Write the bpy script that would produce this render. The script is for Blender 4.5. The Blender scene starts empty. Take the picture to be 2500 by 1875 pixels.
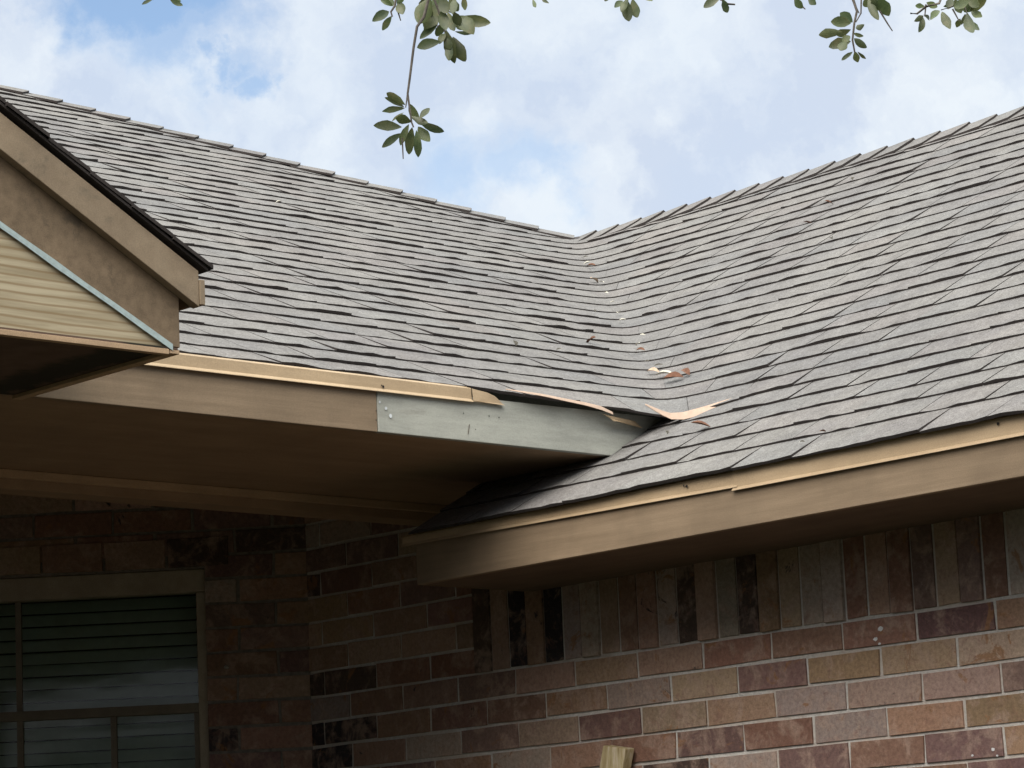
import bpy, math, random
from mathutils import Vector, Matrix, noise
random.seed(11)
C = bpy.context.scene.collection
sc = bpy.context.scene

# ------------------------------------------------------------------ camera
cam_d = bpy.data.cameras.new("camera")
cam = bpy.data.objects.new("camera", cam_d); C.objects.link(cam)
cam_d.sensor_width = 36.0; cam_d.sensor_fit = 'HORIZONTAL'; cam_d.lens = 107.56
cam_d.clip_start = 0.05; cam_d.clip_end = 3000
R3 = Matrix(((0.74112947, -0.08947891, -0.66537255),
             (-0.66990645, -0.16379261, -0.72415284),
             (-0.0441867, 0.98242837, -0.18133403)))
cam.matrix_world = Matrix.Translation((0, 0, 1.6)) @ R3.to_4x4()
sc.camera = cam

# ------------------------------------------------------------------ light
SUN_EL = math.radians(43); SUN_AZ = math.radians(208)     # direction towards the sun, az from +x
to_sun = Vector((math.cos(SUN_EL)*math.cos(SUN_AZ), math.cos(SUN_EL)*math.sin(SUN_AZ), math.sin(SUN_EL)))
sd = bpy.data.lights.new("sun", 'SUN'); sd.energy = 2.6; sd.angle = math.radians(52); sd.color = (1, .93, .84)
sun = bpy.data.objects.new("sun", sd); C.objects.link(sun)
sun.rotation_euler = to_sun.to_track_quat('Z', 'Y').to_euler()
sc.view_settings.view_transform = 'Standard'; sc.view_settings.look = 'None'
sc.view_settings.exposure = 0.55; sc.view_settings.gamma = 1.0

W = bpy.data.worlds.new("World"); sc.world = W; W.use_nodes = True
nt = W.node_tree; N = nt.nodes; L = nt.links; N.clear()
def nd(tree, typ, **kw):
    n = tree.nodes.new(typ)
    for k, v in kw.items(): setattr(n, k, v)
    return n
def mth(tree, op, a, b=None, c=None):
    n = nd(tree, 'ShaderNodeMath', operation=op)
    for i, v in enumerate((a, b, c)):
        if v is None: continue
        if isinstance(v, (int, float)): n.inputs[i].default_value = v
        else: tree.links.new(v, n.inputs[i])
    return n.outputs[0]
def vmath(tree, op, a, b=None, s=None):
    n = nd(tree, 'ShaderNodeVectorMath', operation=op)
    for i, v in enumerate((a, b)):
        if v is None: continue
        if isinstance(v, (tuple, list)): n.inputs[i].default_value = v
        else: tree.links.new(v, n.inputs[i])
    if s is not None: n.inputs['Scale'].default_value = s
    return n
def mrange(tree, v, a, b, c, d, smooth=True):
    n = nd(tree, 'ShaderNodeMapRange', interpolation_type='SMOOTHSTEP' if smooth else 'LINEAR')
    tree.links.new(v, n.inputs[0])
    for i, x in enumerate((a, b, c, d)): n.inputs[i+1].default_value = x
    return n.outputs[0]
def tnoise(tree, vec, scale, detail=4, rough=.55, dist=0):
    n = nd(tree, 'ShaderNodeTexNoise')
    n.inputs['Scale'].default_value = scale; n.inputs['Detail'].default_value = detail
    n.inputs['Roughness'].default_value = rough; n.inputs['Distortion'].default_value = dist
    if vec is not None: tree.links.new(vec, n.inputs['Vector'])
    return n
tc = nd(nt, 'ShaderNodeTexCoord'); DIR = tc.outputs['Generated']
sky = nd(nt, 'ShaderNodeTexSky', sky_type='NISHITA'); sky.sun_disc = False
sky.sun_elevation = SUN_EL; sky.sun_rotation = math.radians(90) - SUN_AZ
sky.dust_density = 1.6; sky.ozone_density = 1.0
bgS = nd(nt, 'ShaderNodeBackground'); L.new(sky.outputs[0], bgS.inputs[0]); bgS.inputs[1].default_value = 0.12
# clouds: a broken deck with a few blue openings
wn = tnoise(nt, DIR, 22, 7, .62)
wo = vmath(nt, 'SUBTRACT', wn.outputs['Color'], (.5, .5, .5)); ws = vmath(nt, 'SCALE', wo.outputs[0], s=.075)
wd = vmath(nt, 'ADD', DIR, ws.outputs[0]).outputs[0]
holes = [((.5648, .7687, .3003), .014, .034, .78), ((.553, .7775, .3005), .010, .024, .75), ((.5758, .7635, .2935), .004, .015, .8), ((.5853, .7596, .2836), .003, .012, .8),
         ((.5520, .7680, .3260), .03, .05, 1.0), ((.646, .7223, .2469), .004, .028, .62), ((.6612, .7069, .2511), .003, .020, .55),
         ((.640, .7226, .2613), .002, .018, .35), ((-.5, .3, .81), .1, .5, .8), ((.2, -.9, .4), .1, .5, .7), ((-.8, -.4, .45), .1, .4, .8)]
acc = None
for d, r0, r1, w in holes:
    dd = vmath(nt, 'DISTANCE', wd, d).outputs['Value']
    h = mrange(nt, dd, r0, r1, w, 0.0)
    acc = h if acc is None else mth(nt, 'MAXIMUM', acc, h)
cover = mth(nt, 'SUBTRACT', 1.0, acc)
soft = mrange(nt, tnoise(nt, wd, 9, 5, .55).outputs['Fac'], .35, .65, .88, 1.0)
cover = mth(nt, 'MULTIPLY', cover, soft)
cn = tnoise(nt, wd, 17, 6, .5).outputs['Fac']
cr = nd(nt, 'ShaderNodeValToRGB'); L.new(cn, cr.inputs[0])
cr.color_ramp.elements[0].position = .40; cr.color_ramp.elements[0].color = (.44, .50, .60, 1)
cr.color_ramp.elements[1].position = .60; cr.color_ramp.elements[1].color = (.58, .625, .67, 1)
sep = nd(nt, 'ShaderNodeSeparateXYZ'); L.new(DIR, sep.inputs[0])
lift = mrange(nt, sep.outputs[2], .36, .85, 1.0, 4.0)          # the veiled sun brightens the deck overhead
bgC = nd(nt, 'ShaderNodeBackground'); wt = nd(nt, 'ShaderNodeMix', data_type='RGBA', blend_type='MULTIPLY'); wt.inputs[7].default_value = (1.08, 1.0, .84, 1)
L.new(mrange(nt, sep.outputs[2], .36, .7, 0.0, 1.0), wt.inputs[0]); L.new(cr.outputs[0], wt.inputs[6]); L.new(wt.outputs[2], bgC.inputs[0]); L.new(lift, bgC.inputs[1])
mx = nd(nt, 'ShaderNodeMixShader'); L.new(cover, mx.inputs[0]); L.new(bgS.outputs[0], mx.inputs[1]); L.new(bgC.outputs[0], mx.inputs[2])
wo_ = nd(nt, 'ShaderNodeOutputWorld'); L.new(mx.outputs[0], wo_.inputs[0])

# ------------------------------------------------------------------ helpers
class MB:
    """collects faces (with a material slot and a colour) and links them as ONE mesh object"""
    def __init__(s): s.v = []; s.f = []; s.m = []; s.c = []
    def face(s, pts, m=0, col=(1, 1, 1)):
        i = len(s.v); s.v += [tuple(p) for p in pts]; s.f.append(list(range(i, i+len(pts)))); s.m.append(m); s.c.append(col)
    def hexa(s, p, m=0, col=(1, 1, 1), skip=()):
        """p: 8 points, 0-3 one side in order, 4-7 the opposite side in the same order"""
        for k, q in enumerate(((3, 2, 1, 0), (4, 5, 6, 7), (0, 1, 5, 4), (1, 2, 6, 5), (2, 3, 7, 6), (3, 0, 4, 7))):
            if k in skip: continue
            s.face([p[i] for i in q], m, col)
    def box(s, a, b, m=0, col=(1, 1, 1)):
        x0, y0, z0 = a; x1, y1, z1 = b
        s.hexa([(x0, y0, z0), (x0, y1, z0), (x1, y1, z0), (x1, y0, z0), (x0, y0, z1), (x0, y1, z1), (x1, y1, z1), (x1, y0, z1)], m, col)
    def prism(s, poly, off, m=0, col=(1, 1, 1)):
        """poly: list of 3-D points, extruded by the vector off"""
        o = Vector(off); P = [Vector(p) for p in poly]; Q = [p+o for p in P]; n = len(P)
        s.face(P, m, col); s.face(Q[::-1], m, col)
        for i in range(n): s.face([P[(i+1) % n], P[i], Q[i], Q[(i+1) % n]], m, col)
    def build(s, name, mats, parent=None, loc=None, bevel=0, smooth=False, merge=False):
        me = bpy.data.meshes.new(name)
        off = Vector(loc) if loc is not None else Vector((0, 0, 0))
        me.from_pydata([tuple(Vector(v)-off) for v in s.v], [], s.f)
        if not isinstance(mats, (list, tuple)): mats = [mats]
        for m in mats: me.materials.append(m)
        me.polygons.foreach_set('material_index', s.m)
        ca = me.color_attributes.new('tone', 'FLOAT_COLOR', 'CORNER')
        k = 0
        for f, c in zip(s.f, s.c):
            for _ in f: ca.data[k].color = (c[0], c[1], c[2], 1); k += 1
        o = bpy.data.objects.new(name, me); C.objects.link(o)
        if loc is not None: o.location = off
        if parent is not None: o.parent = parent
        if merge or bevel:
            import bmesh
            bm = bmesh.new(); bm.from_mesh(me); bmesh.ops.remove_doubles(bm, verts=bm.verts, dist=1e-5)
            bmesh.ops.recalc_face_normals(bm, faces=bm.faces); bm.to_mesh(me); bm.free()
        if bevel:
            md = o.modifiers.new('bevel', 'BEVEL'); md.width = bevel; md.segments = 2; md.limit_method = 'ANGLE'
        if smooth: me.polygons.foreach_set('use_smooth', [True]*len(me.polygons))
        me.update(); return o
def thing(name, label, cat, loc=(0, 0, 0), group=None, kind=None):
    o = bpy.data.objects.new(name, None); C.objects.link(o); o.location = loc
    return tag(o, label, cat, group, kind)
def tag(o, label=None, cat=None, group=None, kind=None):
    if label: o['label'] = label
    if cat: o['category'] = cat
    if group: o['group'] = group
    if kind: o['kind'] = kind
    return o

# ------------------------------------------------------------------ materials
def base_mat(name, rough=.8, spec=.3):
    m = bpy.data.materials.new(name); m.use_nodes = True; t = m.node_tree
    b = t.nodes['Principled BSDF']; b.inputs['Roughness'].default_value = rough; b.inputs['Specular IOR Level'].default_value = spec
    return m, t, b
def obj_co(t, scale=(1, 1, 1)):
    c = nd(t, 'ShaderNodeTexCoord'); mp = nd(t, 'ShaderNodeMapping'); mp.inputs['Scale'].default_value = scale
    t.links.new(c.outputs['Object'], mp.inputs[0]); return mp.outputs[0]
def ramp(t, fac, stops):
    r = nd(t, 'ShaderNodeValToRGB'); t.links.new(fac, r.inputs[0]); e = r.color_ramp.elements
    while len(e) < len(stops): e.new(.5)
    for k, (p, c) in enumerate(stops): e[k].position = p; e[k].color = (*c, 1) if len(c) == 3 else c
    return r.outputs[0]
def mixc(t, fac, a, b, mode='MIX'):
    n = nd(t, 'ShaderNodeMix', data_type='RGBA', blend_type=mode)
    for i, v in ((0, fac), (6, a), (7, b)):
        if isinstance(v, (int, float)): n.inputs[i].default_value = v
        elif isinstance(v, tuple): n.inputs[i].default_value = (*v, 1)
        else: t.links.new(v, n.inputs[i])
    return n.outputs[2]
def bump(t, b, h, strength=.3, dist=.002):
    n = nd(t, 'ShaderNodeBump'); n.inputs['Strength'].default_value = strength; n.inputs['Distance'].default_value = dist
    t.links.new(h, n.inputs['Height']); t.links.new(n.outputs[0], b.inputs['Normal'])
def attr(t):
    a = nd(t, 'ShaderNodeAttribute', attribute_name='tone'); return a.outputs['Color']

def painted_wood(name, c0, c1, grain=(1, 1, 1), gs=30, stain=None, stain_sc=3, stain_lo=.55, rough=.6, use_attr=False):
    m, t, b = base_mat(name, rough, .35)
    v = obj_co(t, grain)
    n1 = tnoise(t, v, gs, 6, .6).outputs['Fac']
    n2 = tnoise(t, obj_co(t), 5, 4, .6).outputs['Fac']
    col = ramp(t, n1, [(.3, c0), (.7, c1)])
    col = mixc(t, mrange(t, n2, .35, .7, 0, .45), col, tuple(x*.72 for x in c0))
    fine = tnoise(t, obj_co(t), 420, 2, .5).outputs['Fac']
    col = mixc(t, .5, col, ramp(t, fine, [(.3, (.72, .72, .72)), (.7, (1.25, 1.25, 1.25))]), 'MULTIPLY')
    if stain:
        n3 = tnoise(t, v, stain_sc, 7, .68, .4).outputs['Fac']
        col = mixc(t, mrange(t, n3, stain_lo, stain_lo+.14, 0, .85), col, stain)
    if use_attr: col = mixc(t, 1.0, col, attr(t), 'MULTIPLY')
    t.links.new(col, b.inputs['Base Color'])
    bump(t, b, n1, .35, .002)
    return m
def plain(name, col, rough=.7, var=.25, sc=60, metal=0):
    m, t, b = base_mat(name, rough)
    n = tnoise(t, obj_co(t), sc, 5, .6).outputs['Fac']
    c = ramp(t, n, [(.3, tuple(x*(1-var) for x in col)), (.7, tuple(x*(1+var) for x in col))])
    t.links.new(c, b.inputs['Base Color']); b.inputs['Metallic'].default_value = metal
    bump(t, b, n, .2, .001); return m

# shingle granules: blotches, a per-tab tone and fine speckle
m_sh, t, b = base_mat('shingle_granules', .96, .08)
co = obj_co(t)
g = tnoise(t, co, 330, 3, .7).outputs['Fac']
gcol = ramp(t, g, [(.32, (.106, .104, .102)), (.5, (.176, .172, .169)), (.68, (.262, .257, .253))])
g2 = tnoise(t, co, 95, 4, .75).outputs['Fac']
gcol = mixc(t, 1.0, gcol, ramp(t, g2, [(.3, (.74, .73, .72)), (.7, (1.24, 1.24, 1.25))]), 'MULTIPLY')
g3 = tnoise(t, co, 13, 5, .7).outputs['Fac']
gcol = mixc(t, 1.0, gcol, ramp(t, g3, [(.3, (.86, .85, .84)), (.7, (1.12, 1.12, 1.12))]), 'MULTIPLY')
bl = tnoise(t, co, 1.7, 5, .6).outputs['Fac']
gcol = mixc(t, 1.0, gcol, ramp(t, bl, [(.3, (.86, .86, .88)), (.7, (1.10, 1.09, 1.06))]), 'MULTIPLY')
st = tnoise(t, obj_co(t, (14, 14, 3)), 1.0, 4, .6).outputs['Fac']
gcol = mixc(t, 1.0, gcol, ramp(t, st, [(.35, (.93, .93, .94)), (.65, (1.04, 1.04, 1.03))]), 'MULTIPLY')
gcol = mixc(t, 1.0, gcol, attr(t), 'MULTIPLY')
t.links.new(gcol, b.inputs['Base Color']); bump(t, b, g, .5, .002)
m_edge = plain('shingle_cut_edge', (.036, .030, .028), .95, .3, 200)
m_deck = plain('roof_underlay', (.05, .045, .045), .95, .3, 40)

# bricks
m_br, t, b = base_mat('brick_face', .9, .2)
co = obj_co(t)
a = attr(t)
n1 = tnoise(t, co, 16, 6, .65, .5).outputs['Fac']
col = mixc(t, mrange(t, n1, .46, .66, 0, .6), a, (.40, .285, .225))
n5 = tnoise(t, co, 26, 5, .7, .8).outputs['Fac']
col = mixc(t, mrange(t, n5, .52, .70, 0, .5), col, (.22, .12, .095))
n2 = tnoise(t, co, 9, 6, .7, 1.0).outputs['Fac']
col = mixc(t, mrange(t, n2, .60, .66, 0, .8), col, (.27, .14, .07))
n3 = tnoise(t, co, 7.3, 6, .72, .7).outputs['Fac']
col = mixc(t, mrange(t, n3, .655, .70, 0, .9), col, (.035, .033, .038))
n4 = tnoise(t, co, 85, 6, .75).outputs['Fac']
col = mixc(t, .6, col, ramp(t, n4, [(.3, (.5, .5, .5)), (.7, (1.45, 1.45, 1.45))]), 'MULTIPLY')
t.links.new(col, b.inputs['Base Color']); bump(t, b, n4, .6, .004)
m_mo, t, b = base_mat('mortar', .95, .1)
n1 = tnoise(t, obj_co(t), 90, 5, .7).outputs['Fac']
n2 = tnoise(t, obj_co(t), 5, 4, .6).outputs['Fac']
col = ramp(t, n1, [(.3, (.44, .42, .39)), (.7, (.66, .64, .60))])
col = mixc(t, mrange(t, n2, .4, .6, 0, .6), col, (.50, .42, .35))
t.links.new(col, b.inputs['Base Color']); bump(t, b, n1, .8, .005)

m_mod = plain('shaded_mortar', (.20, .175, .15), .95, .3, 60)  # darker mortar for the angled wall, porch shade is put into its colour
TAN = ((.39, .285, .175), (.47, .35, .22))
MAUVE = ((.205, .148, .095), (.275, .202, .132))
m_tan_a = painted_wood('tan_drip_edge', *TAN, (.35, 2, 2), 18, (.16, .12, .09), 2.2, .62, .5)
m_tan_b = painted_wood('tan_drip_edge_wing', *TAN, (2, .35, 2), 18, (.16, .12, .09), 2.2, .62, .5)
m_fa = painted_wood('brown_fascia', *MAUVE, (.12, 2, 2.2), 26, (.13, .09, .075), 2.5, .6, .7)
m_fb = painted_wood('brown_fascia_wing', *MAUVE, (2, .12, 2.2), 26, (.15, .10, .07), 2.5, .6, .7)
m_patch = painted_wood('primed_board', (.315, .32, .285), (.43, .435, .385), (.35, 2, 2.2), 22, (.19, .17, .14), 2.4, .56, .75)
m_soffw = painted_wood('wing_soffit', (.13, .09, .062), (.17, .12, .085), (2, .25, 2), 9, None, 3, .6, .85)  # darker than the main soffit, eave shadow is put into the colour
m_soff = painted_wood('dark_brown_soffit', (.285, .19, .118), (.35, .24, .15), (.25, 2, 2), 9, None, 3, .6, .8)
m_beam = painted_wood('beam_trim', (.40, .275, .17), (.50, .35, .22), (.2, 2, 2), 20, None, 3, .6, .7)
m_rake = painted_wood('weathered_rake_board', (.15, .108, .068), (.25, .18, .115), (2.0, 1, 2.0), 22, (.07, .055, .038), 5.2, .56, .85)
m_trim = painted_wood('rake_trim_paint', (.235, .175, .115), (.30, .23, .155), (2, 1, 2), 14, (.10, .085, .06), 3, .58, .6)
m_caulk = plain('grey_blue_caulk', (.36, .44, .44), .6, .15, 80)
m_flash = plain('bare_flashing', (.47, .345, .265), .6, .12, 50)
m_dark = plain('dark_hole', (.02, .018, .016), .95)

# pine plywood: long grain lines along the board, with a pink knot
m_pine, t, b = base_mat('pine_plywood', .75, .3)
v = obj_co(t, (1.1, 1, 26)); nz = tnoise(t, v, 2.2, 7, .62, .25).outputs['Fac']
w = nd(t, 'ShaderNodeTexWave', wave_type='BANDS', bands_direction='Z'); w.inputs['Scale'].default_value = 9; w.inputs['Distortion'].default_value = 4
w.inputs['Detail'].default_value = 4; w.inputs['Detail Scale'].default_value = .6
t.links.new(obj_co(t, (.35, 1, 1.9)), w.inputs['Vector'])
col = ramp(t, nz, [(.36, (.30, .245, .155)), (.58, (.45, .385, .265))])
col = mixc(t, mrange(t, w.outputs['Fac'], .0, .34, .75, 0), col, (.24, .165, .085))
kd = vmath(t, 'DISTANCE', obj_co(t, (1, 0, 1.5)), (3.437, 0, 3.14*1.5)).outputs['Value']
kd = mth(t, 'ADD', kd, mth(t, 'MULTIPLY', mth(t, 'SUBTRACT', nz, .5), .02))
col = mixc(t, mrange(t, kd, .008, .022, .8, 0), col, (.22, .10, .08))
t.links.new(col, b.inputs['Base Color']); bump(t, b, nz, .3, .002)

# porch soffit with a mildew stain that runs along its outer edge
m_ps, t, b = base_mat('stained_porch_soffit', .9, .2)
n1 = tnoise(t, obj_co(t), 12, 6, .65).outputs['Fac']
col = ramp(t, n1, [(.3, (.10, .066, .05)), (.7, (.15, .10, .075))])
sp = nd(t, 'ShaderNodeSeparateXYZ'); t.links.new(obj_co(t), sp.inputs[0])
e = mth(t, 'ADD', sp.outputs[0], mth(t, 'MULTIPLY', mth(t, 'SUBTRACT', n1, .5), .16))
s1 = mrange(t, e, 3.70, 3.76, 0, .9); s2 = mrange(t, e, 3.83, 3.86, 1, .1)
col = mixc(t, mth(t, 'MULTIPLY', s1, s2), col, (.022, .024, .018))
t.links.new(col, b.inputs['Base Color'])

# leaf: matt grey-green underside, a little light passes through
m_leaf, t, b = base_mat('oak_leaf', .42, .5)
n1 = tnoise(t, obj_co(t), 60, 4, .6).outputs['Fac']
col = ramp(t, n1, [(.3, (.065, .09, .04)), (.55, (.10, .125, .055)), (.75, (.15, .145, .07))])
col = mixc(t, 1.0, col, attr(t), 'MULTIPLY')
t.links.new(col, b.inputs['Base Color'])
tr = nd(t, 'ShaderNodeBsdfTranslucent'); t.links.new(col, tr.inputs[0])
ms = nd(t, 'ShaderNodeMixShader'); ms.inputs[0].default_value = .28
t.links.new(b.outputs[0], ms.inputs[1]); t.links.new(tr.outputs[0], ms.inputs[2])
t.links.new(ms.outputs[0], t.nodes['Material Output'].inputs[0])
m_bark = plain('grey_bark', (.13, .115, .10), .9, .35, 90)
m_grass = plain('lawn_grass', (.034, .034, .02), .95, .4, 3)

# ------------------------------------------------------------------ ground
gm = MB(); gm.face([(-600, -600, 0), (600, -600, 0), (600, 600, 0), (-600, 600, 0)])
tag(gm.build('lawn', m_grass), kind='structure')

# ------------------------------------------------------------------ the house
XR, ZR, PR = 5.531, 2.76, .58          # wing eave line and pitch
XV, YV, ZV, PL = 6.031, 5.91, 3.05, .4857   # main eave line and pitch
XT, YT, ZT = 8.376, 8.71, 4.41         # where wing ridge, valley and hip meet
HX, HY = -2.475, 2.059                 # hip run per metre of rise
ZTOP = 5.6
Y0 = 1.5; X0 = -1.0                    # outer ends of the two roofs
SW = .032                              # rounding of the woven valley
house = thing('brick_house', 'brick house corner under a grey shingle roof with tan fascia', 'house')

def surf(tt, z):
    ph = math.sqrt(tt*tt + SW*SW)
    u = (2*z-ph+tt)/2; v = (2*z-ph-tt)/2
    gu = (1+tt/ph)/2; gv = (1-tt/ph)/2
    n = Vector((-PR*gv, -PL*gu, 1)).normalized()
    return Vector((XR+(v-ZR)/PR, YV+(u-ZV)/PL, z)), n
def s2t(s): return s*PR if s > 0 else s*PL
def upslope(tt, dz): return tt+dz*tt/math.sqrt(tt*tt+.012)

DZ = .058; TAB = .205
m_main = MB(); m_wing = MB(); deck = MB()
def add_tab(mb, bot, top, nb, col, lb0, lb1, wave=True):
    """bot/top: lists of surface points from left to right; nb: normals; lb0/lb1: lift of the butt at both ends"""
    n = len(bot)
    B = []; T = []; B0 = []; T0 = []
    ph_ = random.random()*50
    for i in range(n):
        f = i/(n-1); lb = lb0*(1-f)+lb1*f+(max(-.002, .0048*noise.noise(Vector((f*3.4+ph_, ph_, 1)))) if wave else 0)
        B.append(bot[i]+nb[i]*lb); T.append(top[i]+nb[i]*.0012)
        B0.append(bot[i]+nb[i]*max(.0, lb-.0085)); T0.append(top[i]+nb[i]*.0003)
    for i in range(n-1):
        mb.face([B[i+1], B[i], T[i], T[i+1]], 0, col)
        mb.face([B0[i], B[i], B[i+1], B0[i+1]][::-1], 1, (1, 1, 1))
        mb.face([B0[i], B0[i+1], T0[i+1], T0[i]][::-1], 1, (1, 1, 1))
    mb.face([B0[0], B[0], T[0], T0[0]], 1); mb.face([B0[-1], B[-1], T[-1], T0[-1]], 1)
def tone():
    g_ = random.gauss(1.0, .022); r = random.random()
    c = (g_*1.0, g_*1.0, g_*1.0)
    if r < .2: c = (g_*1.015, g_*.995, g_*.995)
    elif r < .4: c = (g_*.985, g_*1.0, g_*1.01)
    return c
def lifts():
    r = random.random()
    a_ = .0058 + random.random()*.0015
    if r < .42: return a_, a_+.001
    if r < .6: return a_+.0035, a_+.0035
    if r < .8: return a_+.003, a_
    return a_, a_+.003
kt = 0
zk = ZR
courses = []
while zk < ZTOP-.01:
    courses.append((zk, min(zk+DZ, ZTOP))); zk += DZ
for k, (z0, z1) in enumerate(courses):
    off = (k % 2)*.5*TAB + (k*.137 % 1)*.35*TAB + random.uniform(-.012, .012)
    wob = random.random()*99
    def wz(p): return .0035*noise.noise(Vector((p*1.7+wob, wob, 0)))+.002*noise.noise(Vector((p*6+wob, 3, 0)))
    if k < 5:                                     # only on the wing, running on under the main eave
        y = 6.45
        ys = [6.45]; yy = 6.45-off-.02
        while yy > Y0: ys.append(yy); yy -= TAB
        ys.append(Y0)
        for a_, b_ in zip(ys[:-1], ys[1:]):
            if a_-b_ < .012: continue
            gp = random.choice((.0015, .003, .005)) if k else .0004; bot = []; top = []; nb = []
            for i in range(6):
                y = (a_-gp/2)+((b_+gp/2)-(a_-gp/2))*i/5
                za = z0+wz(y)-(.012 if k == 0 else 0); zb = z1+.010
                bot.append(Vector((XR+(za-ZR)/PR, y, za))); top.append(Vector((XR+(zb-ZR)/PR, y, zb))); nb.append(Vector((-PR, 0, 1)).normalized())
            l0, l1 = lifts(); add_tab(m_wing, bot, top, nb, tone(), l0, l1)
        continue
    full = z0 < ZT-.03
    zt = min(z1, ZT-.022) if full else z1
    def hipx(z): return XT+HX*max(z-ZT, 0)
    # parameter s: >0 left of the valley, <0 right of it
    smax = 14.5; smin = -11.0
    s = -off; edges = []
    s_ = smin - (smin % TAB) + off
    while s_ < smax: edges.append(s_); s_ += TAB
    for a_, b_ in zip(edges[:-1], edges[1:]):
        mid = (a_+b_)/2; gp = random.choice((.0015, .003, .0045)) if abs(mid) > .15 else .0006
        if not full and mid < -.4: continue
        if mid < 0 and surf(s2t(mid), z0)[0].y < Y0: continue
        if mid > 0 and surf(s2t(mid), z0)[0].x < X0: continue
        nseg = 8 if abs(mid) < .5 else 5
        bot = []; top = []; nb = []
        for i in range(nseg+1):
            s1 = (b_-gp/2)+((a_+gp/2)-(b_-gp/2))*i/nseg        # from left to right
            if full:
                eave = (.012*min(1, max(0, (s1-.35)/.8))-.034*math.exp(-(s1/.22)**2)-.012*math.exp(-((s1-.5)/.3)**2)) if k == 5 else 0
                p, n = surf(s2t(s1), z0+wz(s1)+eave)
                zq = (zt+(.010 if zt < ZT-.03 else 0)) if s1 < .3 else z1+.010
                q, _ = surf(upslope(s2t(s1), zq-z0), zq)
                if s1 > 0 and q.z > ZT: p.x = min(p.x, hipx(z0)); q.x = min(q.x, hipx(z1))
            else:
                def lp(z_, s_1):
                    v = z0-s_1*PR
                    return Vector((XR+(v-ZR)/PR, YV+(z_-ZV)/PL, z_))
                p = lp(z0+wz(s1), s1); q = lp(zt+.010, s1); n = Vector((0, -PL, 1)).normalized()
                p.x = min(p.x, hipx(z0)); q.x = min(q.x, hipx(zt))
            bot.append(p); top.append(q); nb.append(n)
        if (bot[-1]-bot[0]).length < .01: continue
        l0, l1 = lifts()
        nearv = abs(mid) < .15
        if nearv: l0 = l1 = .0062
        add_tab(m_main if mid > 0 else m_wing, bot, top, nb, tone(), l0, l1, not nearv)
def deck_strip(ss, za, zb):
    for a_, b_ in zip(ss[:-1], ss[1:]):
        p0, _ = surf(s2t(a_), za); p1, _ = surf(s2t(b_), za); p2, _ = surf(s2t(b_), zb); p3, _ = surf(s2t(a_), zb)
        deck.face([p0, p1, p2, p3])
ss = [-9.0, -6, -3, -1, -.6, -.4, -.3, -.2, -.13, -.07, 0, .07, .13, .2, .3, .4, .6, 1, 3, 6, 10]
for q in range(12):
    deck_strip(ss, ZV+(ZT-ZV)*q/12, ZV+(ZT-ZV)*(q+1)/12)
deck.face([(XR, Y0, ZR), (XR, 6.45, ZR), (XR+(ZV-ZR)/PR, 6.45, ZV), (XR+(ZV-ZR)/PR, Y0, ZV)])
def hp(z): return (XT+HX*(z-ZT), YT+HY*(z-ZT), z)
yl = lambda z: YV+(z-ZV)/PL
deck.face([(X0, yl(ZT), ZT), (X0, yl(ZTOP), ZTOP), hp(ZTOP), hp(ZT)])
roof = m_main.build('main_roof', [m_sh, m_edge], house)
wing = m_wing.build('wing_roof', [m_sh, m_edge], house)
deck.build('roof_deck', m_deck, roof)
# the far slopes of both roofs
bk = MB(); H = hp(ZTOP)
bk.face([(XT, YT, ZT), H, (XT, 2*H[1]-YT, ZT), (11.5, 16.4, 3.148), (11.5, Y0, 3.148), (XT, Y0, ZT)])
bk.face([(X0, H[1], ZTOP), (X0, 16.4, 3.05), (8.6, 16.4, 3.05), H])
bk.build('rear_roof', m_sh, roof)

# ridge and hip caps: bent shingles, each lapping the next
def caps(path_a, path_b, sideA, sideB, step, lift_end, name, parent):
    mb = MB(); a_ = Vector(path_a); b_ = Vector(path_b); d = (b_-a_); n = int(d.length/step); d.normalize()
    sA = Vector(sideA).normalized(); sB = Vector(sideB).normalized(); up = -(sA+sB).normalized()
    for i in range(n+1):
        p0 = a_+d*(i*step-.02); p1 = a_+d*(i*step+step+.006+random.uniform(-.004, .004))
        c = tone(); w_ = .125+random.uniform(-.004, .004); jit = random.uniform(-.0015, .0015)
        li = .004; lo = lift_end+jit
        q0 = p0+up*li; q1 = p1+up*lo
        def wingpts(q, s_, upd): 
            r = q+s_*.018+up*(-.002)
            return [q, r, q+s_*w_+up*.001]
        A0 = wingpts(q0, sA, up); A1 = wingpts(q1, sA, up); B0 = wingpts(q0, sB, up); B1 = wingpts(q1, sB, up)
        th = -up*.0085
        for X, Y_, fl in ((A0, A1, 0), (B0, B1, 1)):
            for j in range(2):
                f = [X[j], Y_[j], Y_[j+1], X[j+1]]
                mb.face(f if fl else f[::-1], 0, c)
                f = [Y_[j], Y_[j+1], Y_[j+1]+th, Y_[j]+th]; mb.face(f, 1)
            mb.face([X[2], Y_[2], Y_[2]+th, X[2]+th], 1)
    return mb.build(name, [m_sh, m_edge], parent)
caps((XT-.02, YT-.02, ZT-.008), (XT-.02, Y0, ZT-.008), (-1, 0, -PR), (1, 0, -.404), .128, .014, 'ridge_caps', wing)
hd = Vector((HX, HY, 1)).normalized()
nL = Vector((0, -PL, 1)).normalized(); nH = Vector((.404, 0, 1)).normalized()
sA = hd.cross(nL).normalized(); sA = sA if sA.z < 0 else -sA
sB = nH.cross(hd).normalized(); sB = sB if sB.z < 0 else -sB
caps(Vector(hp(ZTOP))+Vector((0, 0, .004)), Vector((XT+.02, YT-.02, ZT-.006)), sA, sB, .143, .015, 'hip_caps', roof)

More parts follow.
